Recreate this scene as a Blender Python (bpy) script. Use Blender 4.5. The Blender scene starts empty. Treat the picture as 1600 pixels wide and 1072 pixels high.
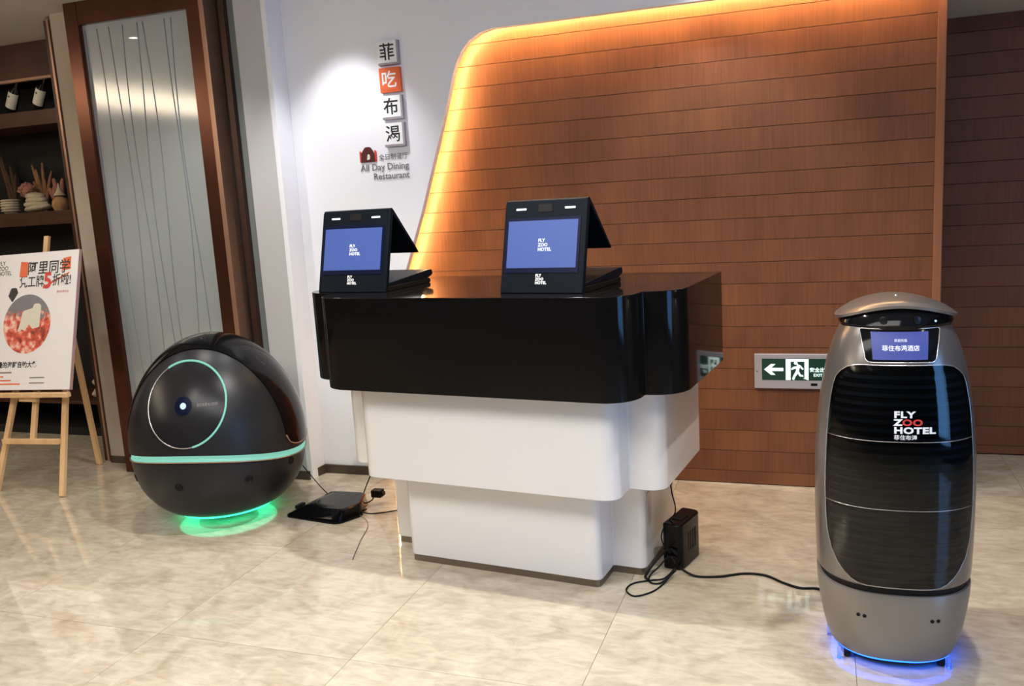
import bpy, bmesh, math, random
from mathutils import Vector, Matrix
from mathutils.geometry import tessellate_polygon
random.seed(7)
S = bpy.context.scene
C = S.collection
PI = math.pi

# ------------------------------------------------------------------ camera, world, lights
cam = bpy.data.cameras.new('camera'); camo = bpy.data.objects.new('camera', cam); C.objects.link(camo)
cam.sensor_width = 36.0; cam.lens = 1352.254 / 1600 * 36; cam.clip_start = 0.05; cam.clip_end = 60
RX = Vector((0.9420210766, 0.3303613000, -0.0588022336))
RY = Vector((0.0003204236, -0.1761249549, -0.9843677654))
RZ = Vector((-0.3355535554, 0.9272763405, -0.1660192752))
mw = Matrix((RX, -RY, -RZ)).transposed().to_4x4(); mw.translation = Vector((0, 0, 1.5))
camo.matrix_world = mw
S.camera = camo
S.view_settings.view_transform = 'Standard'; S.view_settings.look = 'None'
S.view_settings.gamma = 1.0; S.view_settings.use_curve_mapping = False
S.view_settings.exposure = 0.50
w = bpy.data.worlds.new('world'); S.world = w; w.use_nodes = True
w.node_tree.nodes['Background'].inputs[0].default_value = (0.8, 0.85, 1, 1)
w.node_tree.nodes['Background'].inputs[1].default_value = 0.15

def light(kind, name, loc, energy, color, target=None, size=0.1, sizey=None, angle=None, blend=0.5):
    l = bpy.data.lights.new(name, kind); l.energy = energy; l.color = color
    if kind == 'AREA':
        l.shape = 'RECTANGLE' if sizey else 'SQUARE'; l.size = size
        if sizey: l.size_y = sizey
    else:
        l.shadow_soft_size = size
    if kind == 'SPOT':
        l.spot_size = math.radians(angle); l.spot_blend = blend
    o = bpy.data.objects.new(name, l); C.objects.link(o); o.location = loc
    if target is not None:
        o.rotation_euler = (Vector(target) - Vector(loc)).to_track_quat('-Z', 'Y').to_euler()
    return o
CZ = 2.70
WHITE = (1.0, 0.96, 0.91)
DAY = (0.96, 0.97, 1.0)
SPOTS = [  # x, y, energy, cone, target, blend, colour
    (-1.30, 2.72, 140, 120, (-1.30, 2.72, 0), 0.8, WHITE),
    (0.36, 2.86, 68, 120, (0.36, 2.86, 0), 0.8, WHITE),
    (-2.98, 3.30, 38, 110, (-2.98, 3.30, 0), 0.8, WHITE),
    (-4.30, 3.10, 20, 100, (-4.30, 3.3, 0), 0.8, WHITE),
    (-5.00, 3.55, 13, 80, (-5.1, 4.7, 1.7), 0.8, (1.0, 0.86, 0.70)),
    (-2.30, 3.72, 32, 72, (-2.33, 4.15, 0.9), 0.7, DAY),
    (-0.45, 3.78, 30, 78, (-0.48, 4.15, 1.0), 0.6, DAY),
    (-0.60, 1.20, 22, 130, (-0.60, 1.20, 0), 0.9, WHITE),
    (-2.60, 1.20, 22, 130, (-2.60, 1.20, 0), 0.9, WHITE),
    (1.50, 1.60, 30, 130, (1.5, 1.6, 0), 0.9, WHITE),
]
for x, y, e, a, t, b, c in SPOTS:
    light('SPOT', 'downlight_lamp', (x, y, CZ - 0.035), e, c, t, size=0.03, angle=a, blend=b)
light('AREA', 'ambient_fill_lamp', (-1.2, 0.9, CZ - 0.03), 88, (1.0, 0.98, 0.96), (-1.2, 1.3, 0), 3.4, 1.2)  # soft fill added for ambient light, not a real ceiling panel
light('AREA', 'cove_lamp', (-6.6, 0.4, 2.25), 160, (1, 0.88, 0.72), (-6.6, 0.4, 3), 1.1, 3.5)
light('AREA', 'window_daylight', (3.05, 0.5, 1.35), 16, (0.12, 0.42, 1.0), (0, 0.5, 1.35), 1.2, 2.0)

# ------------------------------------------------------------------ materials
def lin(r, g, b):
    f = lambda c: (c / 255 / 12.92) if c <= 10 else ((c / 255 + 0.055) / 1.055) ** 2.4
    return (f(r), f(g), f(b), 1)
def mat(name, col, rough=0.5, metal=0.0, coat=0.0, emit=None, estr=0.0, spec=0.5, trans=0.0, alpha=1.0, noise=None, bump=0.0, bscale=200):
    m = bpy.data.materials.new(name); m.use_nodes = True
    nt = m.node_tree; b = nt.nodes['Principled BSDF']
    b.inputs['Base Color'].default_value = col; b.inputs['Roughness'].default_value = rough
    b.inputs['Metallic'].default_value = metal; b.inputs['Coat Weight'].default_value = coat
    b.inputs['Coat Roughness'].default_value = 0.03
    b.inputs['Specular IOR Level'].default_value = spec
    b.inputs['Transmission Weight'].default_value = trans; b.inputs['Alpha'].default_value = alpha
    if emit: b.inputs['Emission Color'].default_value = emit; b.inputs['Emission Strength'].default_value = estr
    if noise or bump:
        tc = nt.nodes.new('ShaderNodeTexCoord'); n = nt.nodes.new('ShaderNodeTexNoise')
        n.inputs['Scale'].default_value = noise[1] if noise else bscale; n.inputs['Detail'].default_value = 5
        nt.links.new(tc.outputs['Object'], n.inputs['Vector'])
        if noise:
            mx = nt.nodes.new('ShaderNodeMix'); mx.data_type = 'RGBA'
            mx.inputs['A'].default_value = col; mx.inputs['B'].default_value = noise[0]
            nt.links.new(n.outputs['Fac'], mx.inputs['Factor']); nt.links.new(mx.outputs['Result'], b.inputs['Base Color'])
        if bump:
            bp = nt.nodes.new('ShaderNodeBump'); bp.inputs['Strength'].default_value = bump; bp.inputs['Distance'].default_value = 0.002
            nt.links.new(n.outputs['Fac'], bp.inputs['Height']); nt.links.new(bp.outputs['Normal'], b.inputs['Normal'])
    return m

def wood_mat(name, c1, c2, rough=0.38, scl=(55, 55, 1.6), coat=0.15):
    m = bpy.data.materials.new(name); m.use_nodes = True
    nt = m.node_tree; b = nt.nodes['Principled BSDF']; L = nt.links.new
    tc = nt.nodes.new('ShaderNodeTexCoord'); mp = nt.nodes.new('ShaderNodeMapping'); mp.inputs['Scale'].default_value = scl
    oi = nt.nodes.new('ShaderNodeObjectInfo')
    ad = nt.nodes.new('ShaderNodeVectorMath'); ad.operation = 'ADD'
    cb = nt.nodes.new('ShaderNodeCombineXYZ'); ml = nt.nodes.new('ShaderNodeMath'); ml.operation = 'MULTIPLY'; ml.inputs[1].default_value = 3.0
    L(oi.outputs['Random'], ml.inputs[0]); L(ml.outputs[0], cb.inputs[0])
    L(tc.outputs['Object'], ad.inputs[0]); L(cb.outputs[0], ad.inputs[1]); L(ad.outputs[0], mp.inputs['Vector'])
    n = nt.nodes.new('ShaderNodeTexNoise'); n.inputs['Scale'].default_value = 1.6; n.inputs['Detail'].default_value = 6; n.inputs['Roughness'].default_value = 0.65
    L(mp.outputs[0], n.inputs['Vector'])
    mp2 = nt.nodes.new('ShaderNodeMapping'); mp2.inputs['Scale'].default_value = (4.5, 4.5, 0.4); L(ad.outputs[0], mp2.inputs['Vector'])
    n2 = nt.nodes.new('ShaderNodeTexNoise'); n2.inputs['Scale'].default_value = 1.0; n2.inputs['Detail'].default_value = 2; L(mp2.outputs[0], n2.inputs['Vector'])
    av = nt.nodes.new('ShaderNodeMath'); av.operation = 'ADD'; L(n.outputs['Fac'], av.inputs[0]); L(n2.outputs['Fac'], av.inputs[1])
    r = nt.nodes.new('ShaderNodeMapRange'); r.inputs['From Min'].default_value = 0.7; r.inputs['From Max'].default_value = 1.3
    L(av.outputs[0], r.inputs['Value'])
    mx = nt.nodes.new('ShaderNodeMix'); mx.data_type = 'RGBA'; mx.inputs['A'].default_value = c1; mx.inputs['B'].default_value = c2
    L(r.outputs[0], mx.inputs['Factor']); L(mx.outputs['Result'], b.inputs['Base Color'])
    b.inputs['Roughness'].default_value = rough; b.inputs['Coat Weight'].default_value = coat; b.inputs['Coat Roughness'].default_value = 0.25; b.inputs['Specular IOR Level'].default_value = 0.35
    return m

def marble_mat():
    m = bpy.data.materials.new('polished beige marble'); m.use_nodes = True
    nt = m.node_tree; b = nt.nodes['Principled BSDF']; L = nt.links.new
    tc = nt.nodes.new('ShaderNodeTexCoord'); oi = nt.nodes.new('ShaderNodeObjectInfo')
    cb = nt.nodes.new('ShaderNodeCombineXYZ'); ml = nt.nodes.new('ShaderNodeMath'); ml.operation = 'MULTIPLY'; ml.inputs[1].default_value = 37.0
    L(oi.outputs['Random'], ml.inputs[0]); L(ml.outputs[0], cb.inputs[0]); L(ml.outputs[0], cb.inputs[1])
    ad = nt.nodes.new('ShaderNodeVectorMath'); ad.operation = 'ADD'; L(tc.outputs['Object'], ad.inputs[0]); L(cb.outputs[0], ad.inputs[1])
    n1 = nt.nodes.new('ShaderNodeTexNoise'); n1.inputs['Scale'].default_value = 5.0; n1.inputs['Detail'].default_value = 8; n1.inputs['Roughness'].default_value = 0.62; n1.inputs['Distortion'].default_value = 1.2
    L(ad.outputs[0], n1.inputs['Vector'])
    mp = nt.nodes.new('ShaderNodeMapping'); mp.inputs['Scale'].default_value = (7, 20, 5); mp.inputs['Rotation'].default_value = (0, 0, 0.5); L(ad.outputs[0], mp.inputs['Vector'])
    n2 = nt.nodes.new('ShaderNodeTexNoise'); n2.inputs['Scale'].default_value = 1.6; n2.inputs['Detail'].default_value = 7; n2.inputs['Distortion'].default_value = 0.8
    L(mp.outputs[0], n2.inputs['Vector'])
    cr = nt.nodes.new('ShaderNodeValToRGB'); e = cr.color_ramp.elements
    e[0].position = 0.28; e[0].color = lin(156, 142, 120); e[1].position = 0.70; e[1].color = lin(212, 203, 184)
    x = e.new(0.5); x.color = lin(190, 178, 157)
    L(n1.outputs['Fac'], cr.inputs[0])
    cr2 = nt.nodes.new('ShaderNodeValToRGB'); e = cr2.color_ramp.elements
    e[0].position = 0.30; e[0].color = lin(160, 146, 125); e[1].position = 0.62; e[1].color = lin(203, 193, 173)
    L(n2.outputs['Fac'], cr2.inputs[0])
    mx = nt.nodes.new('ShaderNodeMix'); mx.data_type = 'RGBA'; mx.inputs['Factor'].default_value = 0.42
    L(cr.outputs[0], mx.inputs['A']); L(cr2.outputs[0], mx.inputs['B'])
    L(mx.outputs['Result'], b.inputs['Base Color'])
    b.inputs['Roughness'].default_value = 0.045; b.inputs['Specular IOR Level'].default_value = 0.85
    return m

M = {}
M['marble'] = marble_mat()
M['grout'] = mat('dark beige grout', lin(140, 124, 104), 0.7)
M['wood'] = wood_mat('reddish veneer planks', lin(98, 57, 34), lin(130, 80, 48), rough=0.45, coat=0.0)
M['wood_dark'] = wood_mat('shaded veneer planks', lin(100, 58, 36), lin(124, 76, 50), rough=0.45, coat=0.0)
M['wood_trim'] = wood_mat('veneer end trim', lin(134, 84, 56), lin(156, 102, 70))
M['groove'] = mat('dark brown groove backing', lin(40, 20, 12), 0.8, noise=(lin(55, 30, 18), 30))
M['white_wall'] = mat('white painted plaster', lin(238, 238, 243), 0.6, noise=(lin(241, 241, 245), 3), bump=0.08, bscale=120)
M['grey_wall'] = mat('light grey plaster', lin(186, 187, 188), 0.6, noise=(lin(192, 192, 192), 3))  # column plaster, greyer than the white wall beside it
M['grey_trim'] = mat('mid grey trim', lin(118, 122, 120), 0.5, noise=(lin(124, 127, 125), 8))
M['ceiling'] = mat('warm white ceiling paint', lin(196, 190, 180), 0.8, noise=(lin(202, 195, 186), 2))
M['far_wall'] = mat('dark taupe far wall', lin(48, 44, 42), 0.7, noise=(lin(56, 52, 48), 2))
M['black_gloss'] = mat('polished black lacquer', (0.004, 0.004, 0.004, 1), 0.07, spec=0.22, noise=((0.006, 0.005, 0.005, 1), 4))
M['white_gloss'] = mat('glossy white laminate', lin(228, 226, 225), 0.22, coat=0.2, noise=(lin(232, 229, 226), 3))
M['steel'] = mat('brushed steel kick plate', lin(120, 110, 98), 0.35, metal=0.8, noise=(lin(140, 128, 115), 60))
M['bronze'] = mat('polished bronze door frame', lin(106, 66, 50), 0.22, metal=0.75, noise=(lin(88, 52, 38), 6))
M['dark_bronze'] = mat('dark brown metal frame', lin(66, 46, 38), 0.35, metal=0.5, noise=(lin(78, 56, 46), 12))
M['copper'] = mat('light copper trim', lin(190, 150, 125), 0.3, metal=0.6, noise=(lin(170, 130, 108), 12))
M['cream'] = mat('cream stone strip', lin(196, 184, 168), 0.6, noise=(lin(180, 168, 152), 25))
M['frost'] = mat('frosted grey glass', lin(158, 166, 168), 0.35, coat=1.0, noise=(lin(172, 180, 180), 1.2))
M['frost'].node_tree.nodes['Principled BSDF'].inputs['Coat IOR'].default_value = 2.0
M['thread'] = mat('grey thread in the glass', lin(136, 144, 147), 0.5, noise=(lin(140, 147, 150), 8))
M['base'] = mat('brown skirting', lin(66, 52, 42), 0.4, noise=(lin(80, 64, 52), 20))
M['gap'] = mat('black recess', lin(22, 16, 14), 0.8, noise=(lin(30, 22, 18), 10))
M['shelf'] = wood_mat('dark walnut shelf', lin(62, 36, 26), lin(82, 50, 36), scl=(2, 30, 30))
M['cab_black'] = mat('black cabinet interior', lin(7, 5, 5), 0.7, noise=(lin(10, 7, 7), 8))
M['bottle'] = mat('dark bottle glass', (0.008, 0.01, 0.008, 1), 0.08, coat=0.5, noise=((0.012, 0.012, 0.01, 1), 8))
M['label'] = mat('cream paper label', lin(226, 222, 205), 0.6, noise=(lin(212, 208, 190), 40))
M['cloth'] = mat('pale linen cloth', lin(205, 190, 165), 0.9, noise=(lin(165, 148, 122), 30), bump=0.6, bscale=60)
M['cloth2'] = mat('ochre woven pouch', lin(190, 150, 105), 0.9, noise=(lin(140, 100, 66), 40), bump=0.6, bscale=80)
M['pink'] = mat('dried pink flower ball', lin(196, 140, 122), 0.95, noise=(lin(120, 66, 55), 60), bump=1.0, bscale=70)
M['reed'] = mat('dried brown reed', lin(165, 125, 85), 0.9, noise=(lin(105, 70, 45), 40))
M['darkleaf'] = mat('dark dried leaves', lin(60, 40, 28), 0.9, noise=(lin(95, 70, 40), 30))
M['pine'] = wood_mat('pale pine wood', lin(214, 170, 118), lin(236, 198, 150), rough=0.5, scl=(20, 20, 2))
M['poster'] = mat('white poster paper', lin(232, 229, 230), 0.45, noise=(lin(236, 233, 233), 3))
M['poster_edge'] = mat('pink grey board edge', lin(190, 150, 150), 0.6, noise=(lin(180, 140, 140), 20))
M['ink'] = mat('black print ink', lin(30, 28, 30), 0.5, noise=(lin(38, 36, 36), 10))
M['ink_grey'] = mat('grey print ink', lin(110, 105, 105), 0.5, noise=(lin(125, 120, 120), 10))
M['orange'] = mat('orange print ink', lin(232, 112, 60), 0.5, noise=(lin(226, 100, 52), 10))
M['red_ink'] = mat('red print ink', lin(214, 66, 56), 0.5, noise=(lin(206, 60, 52), 10))
M['white_ink'] = mat('white print ink', lin(245, 245, 245), 0.5, noise=(lin(240, 240, 240), 10))
M['maroon'] = mat('dark maroon emblem', lin(70, 22, 22), 0.5, noise=(lin(90, 30, 28), 20))
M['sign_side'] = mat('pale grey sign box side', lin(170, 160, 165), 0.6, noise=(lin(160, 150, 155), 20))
M['shell'] = mat('dark grey satin shell', lin(30, 31, 34), 0.38, metal=0.1, spec=0.30, noise=(lin(35, 35, 38), 3))
M['disc'] = mat('smoked dark disc', lin(13, 14, 18), 0.26, spec=0.25, noise=(lin(40, 39, 41), 3))
M['gloss'] = mat('glossy black visor', (0.003, 0.003, 0.004, 1), 0.10, spec=0.18, noise=((0.004, 0.004, 0.005, 1), 3))
M['silver'] = mat('warm silver painted shell', lin(120, 115, 112), 0.28, metal=0.6, coat=0.15, noise=(lin(126, 120, 116), 3))
M['silver_low'] = mat('warm grey base shell', lin(132, 126, 121), 0.36, metal=0.45, noise=(lin(138, 132, 126), 3))
M['chrome'] = mat('pale metal rim', lin(190, 186, 184), 0.25, metal=0.8, noise=(lin(200, 196, 194), 20))
M['rubber'] = mat('matte black rubber', lin(12, 12, 13), 0.5, spec=0.2, noise=(lin(20, 18, 18), 30))
M['kiosk'] = mat('navy black kiosk housing', lin(10, 15, 22), 0.42, spec=0.08, noise=(lin(13, 20, 28), 10))
M['bezel'] = mat('dark blue screen bezel', lin(8, 14, 38), 0.3, spec=0.1, noise=(lin(10, 17, 44), 10))
M['slat'] = mat('grey shutter slat', lin(66, 70, 76), 0.45, noise=(lin(54, 58, 64), 10))
def emis(name, c, s): return mat(name, (c[0] * .2, c[1] * .2, c[2] * .2, 1), 0.5, emit=c, estr=s)
M['led_warm'] = emis('warm led strip', (1.0, 0.64, 0.27, 1), 130)
M['led_green'] = emis('green led ring', (0.05, 0.9, 0.42, 1), 1.7)
M['led_mint'] = emis('mint led ring', (0.24, 0.66, 0.52, 1), 0.55)
M['led_blue'] = emis('blue led', (0.01, 0.09, 0.9, 1), 5)
M['led_white'] = emis('white led', (0.9, 0.95, 1, 1), 1.2)
M['led_pale'] = emis('pale blue led', (0.45, 0.66, 0.9, 1), 1.0)
M['screen'] = emis('lit blue screen', lin(64, 92, 168), 0.58)
M['screen_robot'] = emis('lit robot screen', lin(60, 74, 155), 0.62)
M['screen_text'] = emis('lit white lettering', (0.9, 0.93, 1, 1), 0.9)
M['lamp_face'] = emis('lit downlight', (1, 0.95, 0.88, 1), 12)
M['sign_white'] = emis('lit white sign face', (0.80, 1.0, 0.93, 1), 0.85)
M['sign_green'] = mat('dark green sign face', lin(8, 38, 30), 0.2, emit=(0.0, 0.05, 0.03, 1), estr=0.2, noise=(lin(10, 44, 34), 8))
M['sign_frame'] = mat('silver sign frame', lin(190, 184, 188), 0.3, metal=0.5, noise=(lin(180, 175, 180), 20))
M['window'] = emis('daylit window pane', (0.20, 0.48, 1.0, 1), 2.6)
def tint_mat():
    m = bpy.data.materials.new('smoked clear pane'); m.use_nodes = True
    nt = m.node_tree; nt.nodes.remove(nt.nodes['Principled BSDF']); out = nt.nodes['Material Output']
    t = nt.nodes.new('ShaderNodeBsdfTransparent'); t.inputs[0].default_value = (0.34, 0.37, 0.40, 1)
    g = nt.nodes.new('ShaderNodeBsdfGlossy'); g.inputs['Roughness'].default_value = 0.04
    f = nt.nodes.new('ShaderNodeFresnel'); f.inputs[0].default_value = 1.5
    mx = nt.nodes.new('ShaderNodeMixShader'); L = nt.links.new
    L(f.outputs[0], mx.inputs[0]); L(t.outputs[0], mx.inputs[1]); L(g.outputs[0], mx.inputs[2]); L(mx.outputs[0], out.inputs[0])
    return m
M['tint'] = tint_mat()
def acrylic_mat(name, c):
    m = bpy.data.materials.new(name); m.use_nodes = True
    nt = m.node_tree; b = nt.nodes['Principled BSDF']
    b.inputs['Base Color'].default_value = c; b.inputs['Roughness'].default_value = 0.1
    b.inputs['Transmission Weight'].default_value = 0.9; b.inputs['IOR'].default_value = 1.2
    return m
M['acrylic_green'] = acrylic_mat('green tinted acrylic', (0.35, 0.95, 0.65, 1))
M['acrylic'] = acrylic_mat('clear acrylic', (0.6, 0.75, 1.0, 1))
def food_mat():
    m = bpy.data.materials.new('printed food photograph'); m.use_nodes = True
    nt = m.node_tree; b = nt.nodes['Principled BSDF']; L = nt.links.new
    tc = nt.nodes.new('ShaderNodeTexCoord'); v = nt.nodes.new('ShaderNodeTexVoronoi'); v.inputs['Scale'].default_value = 42
    L(tc.outputs['Object'], v.inputs['Vector'])
    n = nt.nodes.new('ShaderNodeTexNoise'); n.inputs['Scale'].default_value = 26; n.inputs['Detail'].default_value = 5; L(tc.outputs['Object'], n.inputs['Vector'])
    cr = nt.nodes.new('ShaderNodeValToRGB'); e = cr.color_ramp.elements
    e[0].position = 0.34; e[0].color = lin(120, 34, 24); e[1].position = 0.68; e[1].color = lin(244, 214, 196)
    x = e.new(0.5); x.color = lin(222, 88, 62)
    L(n.outputs['Fac'], cr.inputs[0])
    sx = nt.nodes.new('ShaderNodeSeparateXYZ'); L(tc.outputs['Object'], sx.inputs[0])
    add = nt.nodes.new('ShaderNodeMath'); add.operation = 'MULTIPLY_ADD'; add.inputs[1].default_value = 0.10; L(v.outputs['Distance'], add.inputs[0]); L(sx.outputs[2], add.inputs[2])
    st = nt.nodes.new('ShaderNodeMapRange'); st.inputs['From Min'].default_value = 0.46; st.inputs['From Max'].default_value = 0.50; L(add.outputs[0], st.inputs['Value'])
    mx = nt.nodes.new('ShaderNodeMix'); mx.data_type = 'RGBA'; mx.inputs['B'].default_value = lin(120, 118, 124)
    L(st.outputs[0], mx.inputs['Factor']); L(cr.outputs[0], mx.inputs['A']); L(mx.outputs['Result'], b.inputs['Base Color'])
    b.inputs['Roughness'].default_value = 0.45
    return m
M['food'] = food_mat()

# ------------------------------------------------------------------ helpers
def mk(name, verts, faces, m, parent=None, smooth=False, loc=None, rot=None):
    me = bpy.data.meshes.new(name); me.from_pydata([tuple(v) for v in verts], [], faces); me.update()
    if m: me.materials.append(m)
    if smooth: me.polygons.foreach_set('use_smooth', [True] * len(me.polygons))
    o = bpy.data.objects.new(name, me); C.objects.link(o)
    if parent: o.parent = parent
    if loc is not None: o.location = loc
    if rot is not None: o.rotation_euler = rot
    return o
def fixn(o):
    bm = bmesh.new(); bm.from_mesh(o.data); bmesh.ops.remove_doubles(bm, verts=bm.verts, dist=1e-6)
    bmesh.ops.recalc_face_normals(bm, faces=bm.faces); bm.to_mesh(o.data); bm.free(); return o
def bevel(o, wdt, seg=2):
    b = o.modifiers.new('bevel', 'BEVEL'); b.width = wdt; b.segments = seg; b.limit_method = 'ANGLE'; b.angle_limit = math.radians(35)
    b.harden_normals = False
    return o
def box(name, x0, x1, y0, y1, z0, z1, m, parent=None, bv=0.0, **k):
    v = [(x, y, z) for z in (z0, z1) for y in (y0, y1) for x in (x0, x1)]
    f = [(0, 2, 3, 1), (4, 5, 7, 6), (0, 1, 5, 4), (2, 6, 7, 3), (0, 4, 6, 2), (1, 3, 7, 5)]
    o = mk(name, v, f, m, parent, **k)
    if bv: bevel(o, bv)
    return o
def round_poly(pts, seg=6):
    """pts = [(x, y, radius)] counter clockwise -> outline with rounded corners"""
    out = []; n = len(pts)
    for i in range(n):
        x, y, r = pts[i]; P = Vector((x, y)); A = Vector(pts[i - 1][:2]); B = Vector(pts[(i + 1) % n][:2])
        if r <= 0: out.append((x, y)); continue
        a = (A - P).normalized(); b = (B - P).normalized(); ang = a.angle(b); t = r / math.tan(ang / 2)
        p0 = P + a * t; p1 = P + b * t; cen = P + (a + b).normalized() * (r / math.sin(ang / 2))
        v0 = p0 - cen; v1 = p1 - cen; s = math.atan2(v0.x * v1.y - v0.y * v1.x, v0.dot(v1))
        for k in range(seg + 1):
            q = s * k / seg; c_, s_ = math.cos(q), math.sin(q)
            out.append((cen.x + v0.x * c_ - v0.y * s_, cen.y + v0.x * s_ + v0.y * c_))
    return out
def prism(name, outline, z0, z1, m, parent=None, axis='z', bv=0.0, **k):
    """extrude a 2D outline. axis z: (x,y)->z ; axis y: (x,z) extruded along y from z0 to z1 ; axis x: (y,z) extruded along x"""
    n = len(outline)
    def P(a, b, c):
        return (a, b, c) if axis == 'z' else ((a, c, b) if axis == 'y' else (c, a, b))
    v = [P(a, b, z0) for a, b in outline] + [P(a, b, z1) for a, b in outline]
    tris = tessellate_polygon([[Vector((a, b, 0)) for a, b in outline]])
    f = [tuple(t) for t in tris] + [tuple(i + n for i in t) for t in tris] + [(i, (i + 1) % n, (i + 1) % n + n, i + n) for i in range(n)]
    o = fixn(mk(name, v, f, m, parent, **k))
    # dissolve the flat caps into ngons for clean bevels
    bm = bmesh.new(); bm.from_mesh(o.data)
    bmesh.ops.dissolve_limit(bm, angle_limit=0.001, verts=bm.verts, edges=bm.edges); bm.to_mesh(o.data); bm.free()
    if bv: bevel(o, bv)
    shade_auto(o)
    return o
def shade_auto(o, ang=32):
    me = o.data; me.polygons.foreach_set('use_smooth', [True] * len(me.polygons))
    bm = bmesh.new(); bm.from_mesh(me)
    for e in bm.edges:
        e.smooth = not (len(e.link_faces) == 2 and e.calc_face_angle(0) > math.radians(ang))
    bm.to_mesh(me); bm.free()
def smooth_path(pts, sub=6, closed=False):
    P = [Vector(p) for p in pts]; n = len(P); out = []
    rng = range(n if closed else n - 1)
    for i in rng:
        p0 = P[(i - 1) % n] if closed or i > 0 else P[0]; p1 = P[i]; p2 = P[(i + 1) % n]
        p3 = P[(i + 2) % n] if closed or i + 2 < n else P[-1]
        for k in range(sub):
            t = k / sub
            out.append(0.5 * ((2 * p1) + (p2 - p0) * t + (2 * p0 - 5 * p1 + 4 * p2 - p3) * t * t + (3 * p1 - 3 * p2 + p3 - p0) * t ** 3))
    if not closed: out.append(P[-1])
    return out
def tube(name, pts, r, m, parent=None, sides=8, sub=6, closed=False, smooth=True, radii=None):
    P = smooth_path(pts, sub, closed) if sub > 1 else [Vector(p) for p in pts]
    n = len(P); v = []; f = []; up = Vector((0, 0, 1)); prev = None
    for i, p in enumerate(P):
        a = P[(i - 1) % n] if closed or i > 0 else p; b = P[(i + 1) % n] if closed or i < n - 1 else p
        d = (b - a).normalized()
        if prev is None:
            s = d.cross(up); s = s if s.length > 1e-3 else d.cross(Vector((1, 0, 0)))
        else: s = prev - d * prev.dot(d)
        s.normalize(); prev = s; t = d.cross(s)
        rr = r if radii is None else radii(i / (n - 1)) * r
        for k in range(sides):
            q = 2 * PI * k / sides; v.append(p + s * math.cos(q) * rr + t * math.sin(q) * rr)
    seg = n if closed else n - 1
    for i in range(seg):
        for k in range(sides):
            a = i * sides + k; b = i * sides + (k + 1) % sides; c = ((i + 1) % n) * sides + (k + 1) % sides; d = ((i + 1) % n) * sides + k
            f.append((a, b, c, d))
    if not closed:
        f.append(tuple(range(sides - 1, -1, -1))); f.append(tuple((n - 1) * sides + k for k in range(sides)))
    return mk(name, v, f, m, parent, smooth=smooth)
def lathe(name, prof, m, parent=None, seg=48, n=2.0, by=1.0, **k):
    """prof=[(r,z)]; superellipse exponent n; by = depth ratio"""
    v = []; f = []
    for r, z in prof:
        for i in range(seg):
            q = 2 * PI * i / seg; c_, s_ = math.cos(q), math.sin(q)
            v.append((r * math.copysign(abs(c_) ** (2 / n), c_), r * by * math.copysign(abs(s_) ** (2 / n), s_), z))
    for j in range(len(prof) - 1):
        for i in range(seg):
            f.append((j * seg + i, j * seg + (i + 1) % seg, (j + 1) * seg + (i + 1) % seg, (j + 1) * seg + i))
    if prof[0][0] > 1e-5: f.append(tuple(range(seg - 1, -1, -1)))
    if prof[-1][0] > 1e-5: f.append(tuple((len(prof) - 1) * seg + i for i in range(seg)))
    o = fixn(mk(name, v, f, m, parent, smooth=True, **k)); shade_auto(o, 40); return o
def adopt(o, par):
    """make o a part of par, keeping where it stands"""
    m_ = Matrix.Translation(par.location) @ par.rotation_euler.to_matrix().to_4x4()
    o.parent = par; o.matrix_parent_inverse = m_.inverted()
def tag(o, label=None, cat=None, group=None, kind=None):
    if label: o['label'] = label
    if cat: o['category'] = cat
    if group: o['group'] = group
    if kind: o['kind'] = kind
    return o
def thing(name, label, cat, loc=(0, 0, 0), rz=0.0, group=None):
    o = bpy.data.objects.new(name, None); C.objects.link(o); o.empty_display_size = 0.1
    o.location = loc; o.rotation_euler = (0, 0, rz); return tag(o, label, cat, group)
FONTS = {}
def text_geo(s, size, bold=0.0, align='LEFT', spacing=1.0):
    """returns verts2d, faces of flat lettering (baseline at 0)"""
    cu = bpy.data.curves.new('t', 'FONT'); cu.body = s; cu.size = size; cu.align_x = align; cu.resolution_u = 3
    cu.offset = bold; cu.space_character = spacing
    o = bpy.data.objects.new('t', cu); C.objects.link(o)
    dg = bpy.context.evaluated_depsgraph_get(); dg.update()
    me = bpy.data.meshes.new_from_object(o.evaluated_get(dg))
    v = [(p.co.x, p.co.y) for p in me.vertices]; f = [tuple(p.vertices) for p in me.polygons]
    bpy.data.objects.remove(o); bpy.data.curves.remove(cu); bpy.data.meshes.remove(me)
    return v, f
def text(name, s, size, m, parent, fn, bold=0.0, align='LEFT', spacing=1.0, xs=1.0):
    """fn maps (x, z) of the lettering plane to a 3D local point"""
    v, f = text_geo(s, size, bold, align, spacing)
    if not v: return None
    return mk(name, [fn(x * xs, z) for x, z in v], f, m, parent)
def interp(tab, z):
    """smooth (monotone cubic) profile lookup, tab=[(z, r)] increasing"""
    if z <= tab[0][0]: return tab[0][1]
    for i in range(len(tab) - 1):
        if z <= tab[i + 1][0]:
            z0, r0 = tab[i]; z1, r1 = tab[i + 1]; h = z1 - z0; t = (z - z0) / h
            def slope(j):
                a = max(j - 1, 0); b = min(j + 1, len(tab) - 1); return (tab[b][1] - tab[a][1]) / (tab[b][0] - tab[a][0])
            m0, m1 = slope(i) * h, slope(i + 1) * h
            return r0 * (2 * t ** 3 - 3 * t * t + 1) + m0 * (t ** 3 - 2 * t * t + t) + r1 * (-2 * t ** 3 + 3 * t * t) + m1 * (t ** 3 - t * t)
    return tab[-1][1]
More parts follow.
